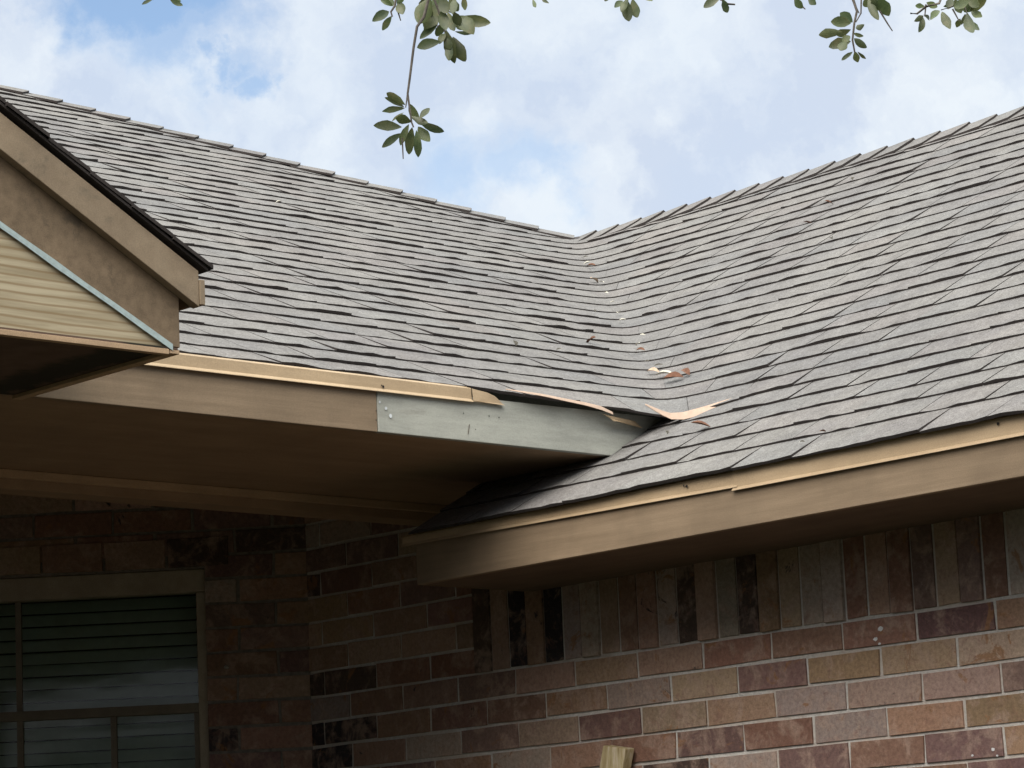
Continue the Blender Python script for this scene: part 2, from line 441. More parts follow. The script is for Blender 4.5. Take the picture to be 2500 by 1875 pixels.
# ------------------------------------------------------------------ eaves
# main eave: fascia cut along the wing roof slope
def on_wing(z, gap=.006): return XR+(z-ZR)/PR-gap
YF = 5.91
fb = MB(); fb.prism([(X0, YF, 2.912), (4.958, YF, 2.912), (4.958, YF, 3.03), (X0, YF, 3.03)], (0, .02, 0))
fas = fb.build('fascia_board', m_fa, house, bevel=.002)
pb = MB(); pb.prism([(4.9595, YF-.001, 2.9125), (on_wing(2.9125), YF-.001, 2.9125), (on_wing(3.035), YF-.001, 3.035), (4.9595, YF-.001, 3.03)], (0, .02, 0))
patch = pb.build('fascia_board', m_patch, house, bevel=.002); tag(patch, 'unpainted grey green replacement length of fascia')
# blobs of filler and nail heads on the joint
nb_ = MB()
def disc(mb, c, r, ax, m=0, n=8, sq=1.0):
    c = Vector(c); A_, B_ = ax
    mb.face([c+Vector(A_)*(math.cos(i*2*math.pi/n)*r*random.uniform(.8, 1.1))+Vector(B_)*(math.sin(i*2*math.pi/n)*r*sq*random.uniform(.8, 1.1)) for i in range(n)], m)
XZ = ((1, 0, 0), (0, 0, 1)); YZ = ((0, -1, 0), (0, 0, 1))
m_fil = plain('pale_filler', (.55, .58, .60), .6)
for x, z, r in ((4.985, 2.975, .0045), (5.000, 2.957, .0055), (4.965, 2.99, .003)):
    nb_ = MB(); disc(nb_, (x, YF-.0035, z), r, XZ); nb_.build('filler_spot', m_fil, patch)
for x, z, r in ((4.952, 2.966, .0022), (4.951, 2.942, .0022), (5.25, 2.985, .002), (5.34, 2.985, .0022), (5.375, 2.984, .0022), (5.29, 2.945, .0018)):
    nh = MB(); disc(nh, (x, YF-.0035, z), r, XZ); nh.build('nail_head', m_dark, patch)
nh = MB(); nh.face([(5.268, YF-.0035, 2.957), (5.262, YF-.0035, 2.930), (5.2645, YF-.0035, 2.930), (5.271, YF-.0035, 2.957)]); nh.build('scratch', plain('scratch', (.12, .10, .08), .9), patch)

def drip(mb, p0, p1, out, ztop, zbot, zb2=None, th=.0016, n=20, end_cut=0.0, wob=.0012):
    """bent metal edge: a vertical leg that kicks out at the bottom, and a flange under the shingles"""
    p0 = Vector(p0); p1 = Vector(p1); o = Vector(out); zb2 = zbot if zb2 is None else zb2
    rows = []
    for i in range(n+1):
        f = i/n; b = p0.lerp(p1, f); zb = zbot*(1-f)+zb2*f
        w_ = wob*noise.noise(Vector((f*9, p0.x, 4)))
        sec = [(-.05, ztop-.001), (.0, ztop-.001), (.004+w_, ztop-.006), (.005+w_, zb+.008), (.011+w_, zb+.001), (.0115+w_, zb-.001), (.003+w_, zb+.004)]
        rows.append([b+o*a_+Vector((0, 0, z)) for a_, z in sec])
    for i in range(n):
        fr = i/n
        for j in range(6):
            q = [rows[i][j], rows[i+1][j], rows[i+1][j+1], rows[i][j+1]]
            mb.face(q)
dm = MB(); drip(dm, (X0, YF, 0), (5.28, YF, 0), (0, -1, 0), 3.059, 3.014, 3.017)
# torn, rounded right-hand end
yq = YF-.0065
dm.face([(5.28, yq, 3.053), (5.28, yq-.004, 3.018), (5.392, yq-.004, 3.0165), (5.386, yq, 3.022), (5.376, yq, 3.030), (5.36, yq, 3.040), (5.335, yq, 3.047)])
dm.face([(5.28, yq-.0045, 3.020), (5.28, yq+.004, 3.021), (5.39, yq+.004, 3.019), (5.392, yq-.0045, 3.0165)])
dr = dm.build('drip_edge', m_tan_a, house)
kn = MB(); disc(kn, (4.975, YF-.0078, 3.030), .004, XZ); disc(kn, (4.970, YF-.0078, 3.033), .0025, XZ); kn.build('nail_hole', m_dark, dr)
# bent flashing left over at the broken end
def ribbon(mb, pts, w, th=.0015):
    P = [Vector(p) for p in pts]; Wd = [Vector(x) for x in w]
    for i in range(len(P)-1):
        mb.face([P[i], P[i+1], P[i+1]+Wd[i+1], P[i]+Wd[i]])
        n = (P[i+1]-P[i]).cross(Wd[i]).normalized()*th
        mb.face([P[i]+n, P[i]+Wd[i]+n, P[i+1]+Wd[i+1]+n, P[i+1]+n])
f1 = MB()
pts = [(5.372, 5.872, 3.053), (5.43, 5.868, 3.0485), (5.50, 5.866, 3.045), (5.58, 5.866, 3.039), (5.66, 5.866, 3.033), (5.72, 5.868, 3.026), (5.762, 5.87, 3.018)]
ribbon(f1, pts, [(0, .001, .002), (0, .003, .005), (0, .004, .007), (0, .004, .008), (0, .005, .010), (0, .005, .012), (0, .003, .008)])
tag(f1.build('loose_flashing', m_flash, house), 'thin bare strip of bent flashing hanging below the shingles')
f2 = MB()
for poly in ([(5.742, 5.889, 3.022), (5.775, 5.887, 3.018), (5.84, 5.886, 3.013), (5.865, 5.89, 3.012), (5.895, 5.892, 2.995), (5.865, 5.884, 2.999), (5.785, 5.881, 3.004), (5.775, 5.881, 3.003), (5.762, 5.884, 3.012)],):
    f2.prism(poly, (0, .0015, 0))
tag(f2.build('drip_edge', m_tan_a, house), 'short broken end of tan drip edge')
f3 = MB()
pts = [(5.825, 5.807, 3.040), (5.85, 5.80, 3.026), (5.875, 5.793, 3.013), (5.90, 5.785, 3.003), (5.93, 5.767, 3.002), (5.955, 5.745, 3.009), (5.975, 5.72, 3.018), (6.00, 5.69, 3.032), (6.023, 5.66, 3.047), (6.065, 5.625, 3.073)]
ww = [(.001, .002, .004), (.002, .004, .010), (.003, .006, .015), (.004, .007, .019), (.006, .007, .022), (.008, .006, .023), (.009, .004, .021), (.008, .002, .016), (.006, .001, .009), (.001, .001, .002)]
ribbon(f3, pts, ww)
tag(f3.build('valley_flashing', m_flash, house), 'bright curled tongue of flashing lying over the wing shingles')

# wing eave
YE = 6.447
wf = MB(); wf.prism([(XR, Y0, 2.608), (XR, YE, 2.608), (XR, YE, 2.742), (XR, Y0, 2.742)], (.02, 0, 0))
# the joint block that closes the end of the eave
wfas = wf.build('fascia_board', m_fb, house, bevel=.002); tag(wfas, 'long brown fascia of the lower wing eave')
we = MB()
we.face([(XR, YE, 2.608), (XR+.45, YE, 2.608), (XR+.45, YE, 3.0), (XR, YE, 2.742)])
we.build('eave_return', m_fb, house)
wd_ = MB(); drip(wd_, (XR, Y0, 0), (XR, 5.215, 0), (-1, 0, 0), 2.757, 2.698, 2.701)
dB = wd_.build('drip_edge', m_tan_b, house); tag(dB, 'tan drip edge along the wing eave')
we2 = MB(); drip(we2, (XR+.003, 5.20, 0), (XR+.003, YE+.055, 0), (-1, 0, 0), 2.755, 2.709, 2.722, wob=.002)
dC = we2.build('drip_edge', m_tan_b, house); tag(dC, 'duller far length of drip edge on the wing eave')
kn = MB(); disc(kn, (XR-.0085, 4.365, 2.738), .0042, YZ); kn.build('nail_hole', m_dark, dB)
kn = MB(); disc(kn, (XR-.0065, 5.375, 2.735), .0042, YZ); disc(kn, (XR-.0065, 5.385, 2.738), .003, YZ); kn.build('nail_hole', m_dark, dC)

# soffits, beam, ceiling
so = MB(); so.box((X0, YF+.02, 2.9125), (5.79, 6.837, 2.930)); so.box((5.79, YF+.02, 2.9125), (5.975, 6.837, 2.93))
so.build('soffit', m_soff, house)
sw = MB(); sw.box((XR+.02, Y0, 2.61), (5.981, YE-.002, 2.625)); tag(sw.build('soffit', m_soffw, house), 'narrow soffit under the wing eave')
be = MB(); be.box((X0, 6.8375, 2.862), (5.977, 6.93, 3.10)); bm_ = be.build('porch_beam', m_soff, house, bevel=.002)
bt = MB(); bt.box((X0, 6.822, 2.889), (5.977, 6.837, 2.9115)); bt.build('beam_trim', m_beam, bm_, bevel=.0015)
ce = MB(); ce.box((X0, 6.935, 3.10), (5.975, 8.45, 3.13)); ce.build('porch_ceiling', m_soff, house)

# ------------------------------------------------------------------ brick walls
PAL = {'rust': (.32, .18, .13), 'mauve': (.29, .185, .155), 'dmauve': (.22, .135, .12), 'orange': (.40, .255, .165), 'tan': (.45, .31, .22),
       'pink': (.50, .35, .28), 'grey': (.46, .365, .31), 'brown': (.36, .225, .16), 'dark': (.05, .042, .045), 'burnt': (.11, .075, .06)}
KEYS = ['rust']*5+['mauve']*5+['dmauve']*3+['orange']*3+['tan']*4+['pink']*2+['grey']+['brown']*5+['dark', 'burnt']
CH = .0776; BL = .253; ZS = 2.397; J = .0095
def brick(mb, O, D, Nn, u0, u1, z0, z1, key, proud=.004, jit=.0022):
    a_ = PAL[key]; k = random.uniform(.60, .86); c = tuple(x*k*random.uniform(.95, 1.05) for x in a_)
    def P(u, z, n): return O+D*(u+random.uniform(-jit, jit))+Vector((0, 0, z+random.uniform(-jit, jit)))+Nn*n
    pr = proud+random.uniform(-.0015, .0015)
    m = 1
    f = [P(u0, z0, pr), P(u1, z0, pr), P(u1, z1, pr), P(u0, z1, pr)]
    bk_ = [p-Nn*(pr+.004) for p in f]
    # small arris
    cx = sum(f, Vector())/4
    inn = [p+(cx-p).normalized()*.0022+Nn*.0012 for p in f]
    mb.face(inn, 0, c)
    for i in range(4):
        mb.face([f[i], f[(i+1) % 4], inn[(i+1) % 4], inn[i]], 0, c)
        mb.face([bk_[i], bk_[(i+1) % 4], f[(i+1) % 4], f[i]], 0, c)
def wall(name, O, D, Nn, u0, u1, ztop, label=None, holes=(), phase=0.0, rows=None, soldier=None, zmin=0.0, low=None, mort=None):
    mb = MB(); O = Vector(O); D = Vector(D); Nn = Vector(Nn)
    # mortar slab with openings: split in vertical bands
    cuts = sorted({u0, u1, *([low[0]] if low else []), *[h[0] for h in holes], *[h[1] for h in holes]})
    for a_, b_ in zip(cuts[:-1], cuts[1:]):
        zs_ = [(zmin, ztop)]
        for h in holes:
            if h[0] <= a_+1e-6 and h[1] >= b_-1e-6: zs_ = [(zmin, h[2]), (h[3], ztop)]
        if low and b_ <= low[0]+1e-6: zs_ = [(za, min(zb, low[1])) for za, zb in zs_]
        for za, zb in zs_:
            p = [O+D*a_+Vector((0, 0, za)), O+D*b_+Vector((0, 0, za)), O+D*b_+Vector((0, 0, zb)), O+D*a_+Vector((0, 0, zb))]
            q = [x-Nn*.09 for x in p]
            mb.hexa([q[0], q[1], q[2], q[3], p[0], p[1], p[2], p[3]], 1)
    nrow = int((ZS-zmin)/CH)+1
    ntop = int(math.ceil((ztop-ZS)/CH))
    for r in range(-ntop, nrow):
        za = ZS-(r+1)*CH+J/2; zb = ZS-r*CH-J/2
        zb = min(zb, ztop); 
        if zb-za < .01 or za < zmin-.01: continue
        ph = phase+(BL/2 if r % 2 else 0)+random.uniform(-.006, .006)
        i0 = int(math.floor((u0-ph)/BL))-1; i1 = int(math.ceil((u1-ph)/BL))+1
        for i in range(i0, i1+1):
            a_ = max(ph+i*BL+J/2, u0); b_ = min(ph+(i+1)*BL-J/2, u1)
            if r < 0 and soldier: a_ = max(a_, soldier+.004)
            if b_-a_ < .012: continue
            key = None
            if rows and r in rows:
                key = rows[r].get(i)
            key = key or random.choice(KEYS)
            segs = [(a_, b_)]
            for h in holes:
                if za < h[3]-.002 and zb > h[2]+.002:
                    ns = []
                    for x, y in segs:
                        if y <= h[0] or x >= h[1]: ns.append((x, y)); continue
                        if x < h[0]: ns.append((x, h[0]))
                        if y > h[1]: ns.append((h[1], y))
                    segs = ns
            for x, y in segs:
                if y-x > .015: brick(mb, O, D, Nn, x, y, za, zb, key)
    if soldier:
        u = soldier; i = 0
        while u > u0:
            a_ = u-.0766+.004; b_ = u-.004
            key = SOLD.get(i) or random.choice(KEYS)
            pr = .004 if i % 3 else .009
            if b_-max(a_, u0) > .02: brick(mb, O, D, Nn, max(a_, u0), b_, ZS+J/2-(.002 if i % 3 == 0 else 0), ZS+.30, key, pr, .0015)
            u -= .0766; i += 1
    o = mb.build(name, [m_br, mort or m_mo], house)
    return tag(o, label) if label else o
# u runs along +y on the wing wall, measured from the inner corner backwards so that u grows away from the viewer
SOLD = {0: 'burnt', 1: 'tan', 2: 'dark', 3: 'brown', 4: 'dark', 5: 'grey', 6: 'grey', 7: 'tan', 8: 'brown', 9: 'brown', 10: 'grey', 11: 'burnt', 12: 'tan', 13: 'grey', 14: 'burnt', 15: 'orange', 16: 'tan',
        17: 'grey', 18: 'grey', 19: 'rust', 20: 'tan', 21: 'rust', 22: 'dmauve', 23: 'tan', 24: 'mauve', 25: 'rust', 26: 'grey', 27: 'orange', 28: 'tan'}
ROWS = {0: {2: 'tan', 1: 'rust', 0: 'brown', -1: 'rust', -2: 'dmauve', -3: 'orange'}, 1: {2: 'grey', 1: 'tan', 0: 'mauve', -1: 'orange', -2: 'tan', -3: 'pink'}, 2: {2: 'tan', 1: 'tan', 0: 'grey', -1: 'pink', -2: 'pink'}, 3: {2: 'rust', 1: 'dmauve', 0: 'rust', -1: 'grey', -2: 'orange', -3: 'orange'}, 4: {2: 'burnt', 1: 'grey', 0: 'mauve', -1: 'rust', -2: 'dmauve', -3: 'orange'}}
wall('brick_wall', (5.981, 0, 0), (0, 1, 0), (-1, 0, 0), Y0+.3, 7.5, 3.14, 'mottled brick wall under the wing eave', phase=5.280, rows=ROWS, soldier=6.72, low=(6.46, 2.72))
S2 = math.sqrt(.5)
CO = Vector((5.981, 7.5, 0)); DB = Vector((-S2, S2, 0)); NB = Vector((-S2, -S2, 0))
WU0, WU1, WZ0, WZ1 = .325, 1.53, 1.55, 2.822
random.seed(5)
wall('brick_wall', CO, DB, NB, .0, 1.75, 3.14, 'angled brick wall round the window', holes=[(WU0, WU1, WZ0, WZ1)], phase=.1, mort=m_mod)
E_ = CO+DB*1.75
wall('brick_wall', (E_.x, E_.y, 0), (-1, 0, 0), (0, -1, 0), 0, E_.x-X0, 3.14, 'porch back wall of brick', phase=.05, zmin=2.0)
# header brick course above the window, standing a little proud
random.seed(8)
hb = MB(); u = .243
while u < 1.70:
    brick(hb, CO, DB, NB, u+.004, u+.20-.004, 2.829, 2.918, random.choice(['brown', 'burnt', 'mauve', 'tan']), .010); u += .20
hb.build('lintel_course', [m_br, m_mo], house)
random.seed(17)
wall('brick_wall', (2.2, 0, 0), (0, 1, 0), (1, 0, 0), 6.2, 8.35, 3.09, 'unseen brick wall added to darken the porch recess', phase=.08)  # unseen wall, added to keep light out of the inner corner
ew = MB()
ew.prism([(5.985, Y0+.31, 0), (11.0, Y0+.31, 0), (11.0, Y0+.31, 3.33), (8.376, Y0+.31, 4.35), (5.985, Y0+.31, 2.98)], (0, .1, 0), 1)
ew.build('gable_wall', [m_br, m_mo], house)

m_ps_ = plain('white_paint_spot', (.62, .62, .62), .7)
for y, z, r in [(5.149, 2.364, 0.013), (5.168, 2.34, 0.01), (5.155, 2.326, 0.007), (4.878, 2.02, 0.006), (4.812, 2.03, 0.009), (4.8, 2.014, 0.005)]:
    sp_ = MB(); n = 11; A_ = random.random()*6
    n = 14
    sp_.face([(5.9738, y-math.cos(A_+i*2*math.pi/n)*r*.7*(1+.45*noise.noise(Vector((math.cos(i*.45)*1.5, math.sin(i*.45)*1.5, z*50)))), z+math.sin(A_+i*2*math.pi/n)*r*.45*(1+.5*noise.noise(Vector((math.cos(i*.45)*1.7, math.sin(i*.45)*1.7, y*50))))) for i in range(n)])
    sp_.build('paint_spot', m_ps_, house)

# ------------------------------------------------------------------ window
m_fr = painted_wood('window_trim', (.33, .27, .20), (.42, .35, .26), (2, 2, 2), 14, None, 3, .6, .6)
m_bl = plain('blind_slat', (.40, .44, .38), .6, .08, 30)
m_blk = plain('room_dark', (.02, .022, .022), .9)
m_glass, t, b = base_mat('window_glass', .02, .5)
gl = nd(t, 'ShaderNodeBsdfGlossy'); gl.inputs['Roughness'].default_value = .07
tp = nd(t, 'ShaderNodeBsdfTransparent'); tp.inputs[0].default_value = (.72, .80, .76, 1)
fz = nd(t, 'ShaderNodeFresnel'); fz.inputs[0].default_value = 1.65
bn = nd(t, 'ShaderNodeBump'); bn.inputs['Strength'].default_value = .14; bn.inputs['Distance'].default_value = .006
wn_ = tnoise(t, obj_co(t, (2.0, 2.0, 6)), 1.4, 2, .5).outputs['Fac']
t.links.new(wn_, bn.inputs['Height']); t.links.new(bn.outputs[0], gl.inputs['Normal'])
mg = nd(t, 'ShaderNodeMixShader'); t.links.new(mth(t, 'MULTIPLY', fz.outputs[0], .5), mg.inputs[0]); t.links.new(tp.outputs[0], mg.inputs[1]); t.links.new(gl.outputs[0], mg.inputs[2])
t.links.new(mg.outputs[0], t.nodes['Material Output'].inputs[0])
def wbox(mb, u0, u1, z0, z1, n0, n1, m=0, col=(1, 1, 1)):
    def P(u, z, n): return CO+DB*u+NB*n+Vector((0, 0, z))
    mb.hexa([P(u0, z0, n0), P(u1, z0, n0), P(u1, z1, n0), P(u0, z1, n0), P(u0, z0, n1), P(u1, z0, n1), P(u1, z1, n1), P(u0, z1, n1)], m, col)
wm = MB()
wbox(wm, WU0+.001, WU1-.001, 2.750, WZ1-.001, -.085, -.012)
wbox(wm, WU0+.001, WU0+.032, WZ0+.05, 2.749, -.085, -.018)
wbox(wm, WU1-.032, WU1-.001, WZ0+.05, 2.749, -.085, -.018)
wbox(wm, WU0-.03, WU1+.03, WZ0+.001, WZ0+.049, -.085, .02)
m_sash = painted_wood('sash_paint', (.17, .145, .11), (.22, .185, .14), (2, 2, 2), 14, None, 3, .6, .6)
win = wm.build('window', m_fr, house, bevel=.003)
sa = MB()
wbox(sa, WU0+.033, WU1-.033, 2.372, 2.402, -.066, -.030)     # meeting rail
wbox(sa, WU0+.033, WU0+.050, WZ0+.051, 2.371, -.062, -.034)
tag(sa.build('sash_rail', m_sash, win, bevel=.002))
for uc, za, zb in ((.928, WZ0+.06, 2.749), (.631, WZ0+.06, 2.371), (1.225, WZ0+.06, 2.371)):
    mu = MB(); wbox(mu, uc-.009, uc+.009, za, zb, -.060, -.0405 if za > 2.38 else -.039); mu.build('muntin', m_sash, win)
pn = MB()
for a_, b_, nn in ((2.403, 2.749, -.044), (WZ0+.055, 2.371, -.054)):
    P = lambda u, z: CO+DB*u+NB*nn+Vector((0, 0, z))
    pn.face([P(WU0+.033, a_), P(WU1-.033, a_), P(WU1-.033, b_), P(WU0+.033, b_)])
pn.build('pane', m_glass, win)
bd = MB(); z = 2.735
while z > WZ0+.08:
    tl = random.uniform(-.002, .002)
    def P(u, zz, n): return CO+DB*u+NB*n+Vector((0, 0, zz))
    p = [P(WU0+.05, z-.019, -.128), P(WU1-.04, z-.019+tl, -.128), P(WU1-.04, z+.017+tl, -.148), P(WU0+.05, z+.017, -.148)]
    q = [x+Vector((0, 0, .002))-NB*.002 for x in p]
    bd.hexa([*q, *p]); z -= .0400
bd.build('blind', m_bl, win)
rm = MB(); wbox(rm, WU0-.1, WU1+.1, WZ0-.1, WZ1+.1, -.60, -.59); wbox(rm, WU0-.12, WU0-.1, WZ0-.1, WZ1+.1, -.6, -.09); wbox(rm, WU1+.1, WU1+.12, WZ0-.1, WZ1+.1, -.6, -.09)
wbox(rm, WU0-.1, WU1+.1, WZ1+.1, WZ1+.12, -.6, -.09); wbox(rm, WU0-.1, WU1+.1, WZ0-.12, WZ0-.1, -.6, -.09)
rm.build('room_recess', m_blk, win)
kb = MB(); c = CO+DB*.262+NB*.012+Vector((0, 0, 2.505))
for i in range(6):
    for j in range(3):
        a0 = i*math.pi/3; a1 = (i+1)*math.pi/3; r0 = [.009, .007, .004][j]; r1 = [.007, .004, .0][j]; h0 = [0, .005, .007][j]; h1 = [.005, .007, .008][j]
        f = lambda a, r, h: c+DB*(math.cos(a)*r)+Vector((0, 0, math.sin(a)*r*.7))+NB*h
        kb.face([f(a0, r0, h0), f(a1, r0, h0), f(a1, r1, h1), f(a0, r1, h1)] if r1 > 0 else [f(a0, r0, h0), f(a1, r0, h0), f(a1, r1, h1)])
kb.build('wall_anchor', plain('pale_plug', (.4, .4, .37), .7), house)

# ------------------------------------------------------------------ porch gable (front face at y = 5.286, right-hand end at x = 3.883)
YG = 5.286; XE = 3.883; ZB = 2.914; SG = .5; ST = .56; XP = 1.9       # XP: peak of the gable
def rake(mb, zlow, zhigh, slo, shi, xe, y0, y1, m=0, lower_end=None):
    """one sloping band from the eave end up to the peak, mirrored to the far side"""
    for sgn in (1, -1):
        X = lambda x: XP+sgn*(x-XP)
        P = [(X(xe), y0, zlow), (X(xe), y0, zhigh), (XP, y0, zhigh+(xe-XP)*shi), (XP, y0, zlow+(xe-XP)*slo)]
        if sgn < 0: P = P[::-1]
        mb.prism(P, (0, y1-y0, 0), m)
gp = MB()
gp.prism([(XE-.022, YG+.006, ZB), (XP, YG+.006, ZB+(XE-.022-XP)*SG), (2*XP-XE+.022, YG+.006, ZB)], (0, .012, 0))
gable = gp.build('porch_gable', m_pine, house); tag(gable, 'porch gable end filled with bare pine plywood')
ck = MB()
for sgn in (1, -1):
    X = lambda x: XP+sgn*(x-XP)
    n = 26; pr_ = None
    for i in range(n+1):
        f = i/n; x = (XE-.020)+(XP-(XE-.020))*f; z = ZB+.001+(XE-.020-x)*SG
        w0 = .0085+.0035*noise.noise(Vector((f*30, 2, 0))); w1 = .006+.003*noise.noise(Vector((f*37, 9, 0)))
        cur = ((X(x), YG-.0015, z-w0), (X(x), YG-.0015, z+w1))
        if pr_: ck.face([pr_[0], cur[0], cur[1], pr_[1]] if sgn < 0 else [cur[0], pr_[0], pr_[1], cur[1]])
        pr_ = cur
ck.build('caulk_line', m_caulk, gable)
rb = MB()
for sgn in (1, -1):
    X = lambda x: XP+sgn*(x-XP)
    P = [(X(XE-.021), YG, ZB+.0012), (X(XE), YG, ZB+.0012), (X(XE), YG, 3.030), (XP, YG, 3.030+(XE-XP)*ST), (XP, YG, ZB+(XE-.021-XP)*SG)]
    if sgn < 0: P = P[::-1]
    rb.prism(P, (0, .022, 0))
rb.build('rake_board', m_rake, gable, bevel=.0015)
# side (eave) fascia of the porch, running back to the main eave
sf = MB(); sf.box((XE-.02, YG+.0225, ZB), (XE-.0005, YF-.002, 3.05)); sf.build('side_fascia', m_fa, gable, bevel=.0015)
tm = MB(); rake(tm, 3.0045, 3.085, ST, ST, XE+.036, YG-.026, YG-.0015); tm.build('rake_trim', m_trim, gable, bevel=.0015)
td = MB(); td.box((XE+.0365, YG-.029, 3.010), (XE+.050, YG+.012, 3.066)); td.box((XE+.0365, YG-.001, 3.012), (XE+.044, YF-.03, 3.063)); td.build('drip_return', m_trim, gable, bevel=.0015)
random.seed(3)
gr = MB()
L_ = math.hypot(1, ST)
x = XE+.066
k = 0
while x > XP:                                  # shingle courses of the porch roof, seen edge on
    x1 = max(x-.105, XP-.01); zt_ = lambda xx: 3.093+(XE+.066-xx)*ST
    lift = .006
    for sgn in (1, -1):
        X = lambda q: XP+sgn*(q-XP)
        for (ya, yb) in [(YG-.038+random.uniform(-.004, .004), YG+.20)]+[(YG+.203+i*.221, YG+.203+(i+1)*.221-.003) for i in range(8)]:
            lim = YV+(zt_(x)-ZV)/PL+.02
            if ya > lim: continue
            yb2 = min(yb, lim)
            p = [(X(x), ya, zt_(x)+lift), (X(x), yb2, zt_(x)+lift), (X(x1), yb2, zt_(x1)+.002), (X(x1), ya, zt_(x1)+.002)]
            q = [(a_[0], a_[1], a_[2]-.009) for a_ in p]
            c_ = tone()
            gr.face(p if sgn > 0 else p[::-1], 0, c_)
            for i in range(4): gr.face([q[i], q[(i+1) % 4], p[(i+1) % 4], p[i]], 1)
    x = x1; k += 1
    if x <= XP: break
rake(gr, 3.0855, 3.0925, ST, ST, XE+.058, YG-.032, 6.6, 1)
gr.build('porch_roof', [m_sh, m_edge], gable)
ps = MB(); ps.box((2*XP-XE, YG+.0005, ZB-.004), (XE-.006, YF-.001, ZB+.0)); ps.build('porch_soffit', m_ps, gable)
pt = MB(); pt.box((XE-.0265, YG+.001, ZB-.0135), (XE-.001, YF-.003, ZB-.0045)); pt.box((2*XP-XE, YG-.001, ZB-.0165), (XE-.030, YG+.0165, ZB-.0045)); pt.build('soffit_trim', m_beam, gable, bevel=.001)

# ------------------------------------------------------------------ board leaning on the wing wall
random.seed(2)
wb = MB()
top = Vector((5.925, 6.098, 2.135)); dn = Vector((-.19, .50, -2.10)); dn = dn*(2.128/2.10)
a_ = Vector((0, .0445, .008)); th = Vector((.036, .0, .002))
m_2x4, t, b = base_mat('raw_pine', .8, .2)
nz = tnoise(t, obj_co(t, (20, 20, 2)), 3, 6, .6, .4).outputs['Fac']
t.links.new(ramp(t, nz, [(.35, (.24, .17, .08)), (.5, (.44, .36, .20)), (.65, (.58, .50, .38))]), b.inputs['Base Color']); bump(t, b, nz, .4, .003)
wb.hexa([top-a_, top+a_, top+a_+dn, top-a_+dn, top-a_+th, top+a_+th, top+a_+dn+th, top-a_+dn+th])
bo = wb.build('wooden_board', m_2x4, None, loc=top+dn, bevel=.003)
tag(bo, 'raw pine board leaning against the brick wall, its top end in view', 'board')

# ------------------------------------------------------------------ dead leaves and petals on the roof
m_dl = plain('dead_leaf', (.13, .06, .035), .8, .35, 60); m_pl = plain('dry_petal', (.50, .48, .41), .8, .15, 60); m_pb = plain('pale_leaf', (.44, .33, .24), .8, .3, 60)
def leafmesh(mb, base, tip, width, nrm, curl=.15, m=0, col=(1, 1, 1), fold=.18):
    b0 = Vector(base); t0 = Vector(tip); ax = t0-b0; Ln = ax.length; ax.normalize(); nn = Vector(nrm); sd_ = ax.cross(nn).normalized(); nn = sd_.cross(ax).normalized()
    prof = [(0, .06), (.12, .42), (.3, .8), (.5, 1.0), (.68, .95), (.85, .62), (.95, .3), (1.0, .02)]
    rows = []
    for f, w_ in prof:
        c = b0+ax*(Ln*f)-nn*(curl*Ln*(f-.5)**2)+sd_*(.03*Ln*math.sin(f*3))
        e = sd_*(width*.5*w_*random.uniform(.9, 1.1)); up = nn*(width*fold*w_)
        rows.append((c-e+up, c, c+e+up))
    for i in range(len(rows)-1):
        for j in range(2): mb.face([rows[i][j], rows[i+1][j], rows[i+1][j+1], rows[i][j+1]], m, col)
def roofn(p):
    zl = ZV+PL*(p[1]-YV); zr = ZR+PR*(p[0]-XR)
    return Vector((0, -PL, 1)).normalized() if zl > zr else Vector((-PR, 0, 1)).normalized()
def on_roof(p, size, wd, ang, mat, name, label, cat, group=None, lift=.016, tilt=.3):
    n = roofn(p); s_ = Vector((n.y, -n.x, 0)).normalized(); u_ = n.cross(s_)
    d = (s_*math.cos(ang)+u_*math.sin(ang)+n*tilt).normalized(); c = Vector(p)+n*lift
    zl = ZV+PL*(p[1]-YV); zr = ZR+PR*(p[0]-XR); c.z = max(zl, zr)+math.hypot(zl-zr, SW)/2-abs(zl-zr)/2+lift
    mb = MB(); leafmesh(mb, c-d*size/2, c+d*size/2, wd, (n+s_*random.uniform(-.6, .6)), random.uniform(.1, .35), fold=.3)
    o = mb.build(name, mat, None, loc=c, smooth=False); tag(o, label, cat, group); return o
G1 = 'dead leaves and petals fallen on the roof'
on_roof((6.463, 6.673, 3.42), .050, .022, 1.4, m_dl, 'dead_leaf', 'brown curled leaf standing on the main roof left of the valley', 'leaf', G1, tilt=.9)
on_roof((5.824, 5.593, 2.93), .055, .024, .6, m_dl, 'dead_leaf', 'brown leaf on the wing shingles below the loose flashing', 'leaf', G1, tilt=.7)
on_roof((6.268, 6.122, 3.187), .075, .034, .1, m_dl, 'dead_leaf', 'largest brown leaf at the foot of the valley', 'leaf', G1, tilt=.15)
on_roof((6.30, 6.10, 3.19), .05, .022, -.5, m_dl, 'dead_leaf', 'small brown leaf touching the largest one at the valley foot', 'leaf', G1, tilt=.3)
on_roof((6.318, 6.204, 3.217), .060, .026, .4, m_pl, 'pale_leaf', 'cream leaf just above the largest brown leaf in the valley', 'leaf', G1)
on_roof((6.35, 6.283, 3.235), .045, .02, .1, m_pb, 'pale_leaf', 'tan leaf left of the cream leaf in the valley', 'leaf', G1)
on_roof((6.411, 6.319, 3.271), .030, .014, .9, m_pl, 'pale_leaf', 'small cream scrap above the leaf pile at the valley foot', 'leaf', G1)
on_roof((7.505, 7.712, 3.925), .055, .022, .2, m_pb, 'pale_leaf', 'tan leaf high in the valley under the white petal pair', 'leaf', G1)
on_roof((7.765, 7.977, 4.055), .035, .018, .3, m_dl, 'dead_leaf', 'dark scrap of leaf highest in the valley', 'leaf', G1)
on_roof((6.584, 6.564, 3.371), .032, .016, .2, m_dl, 'dead_leaf', 'dark scrap of leaf halfway down the valley', 'leaf', G1)
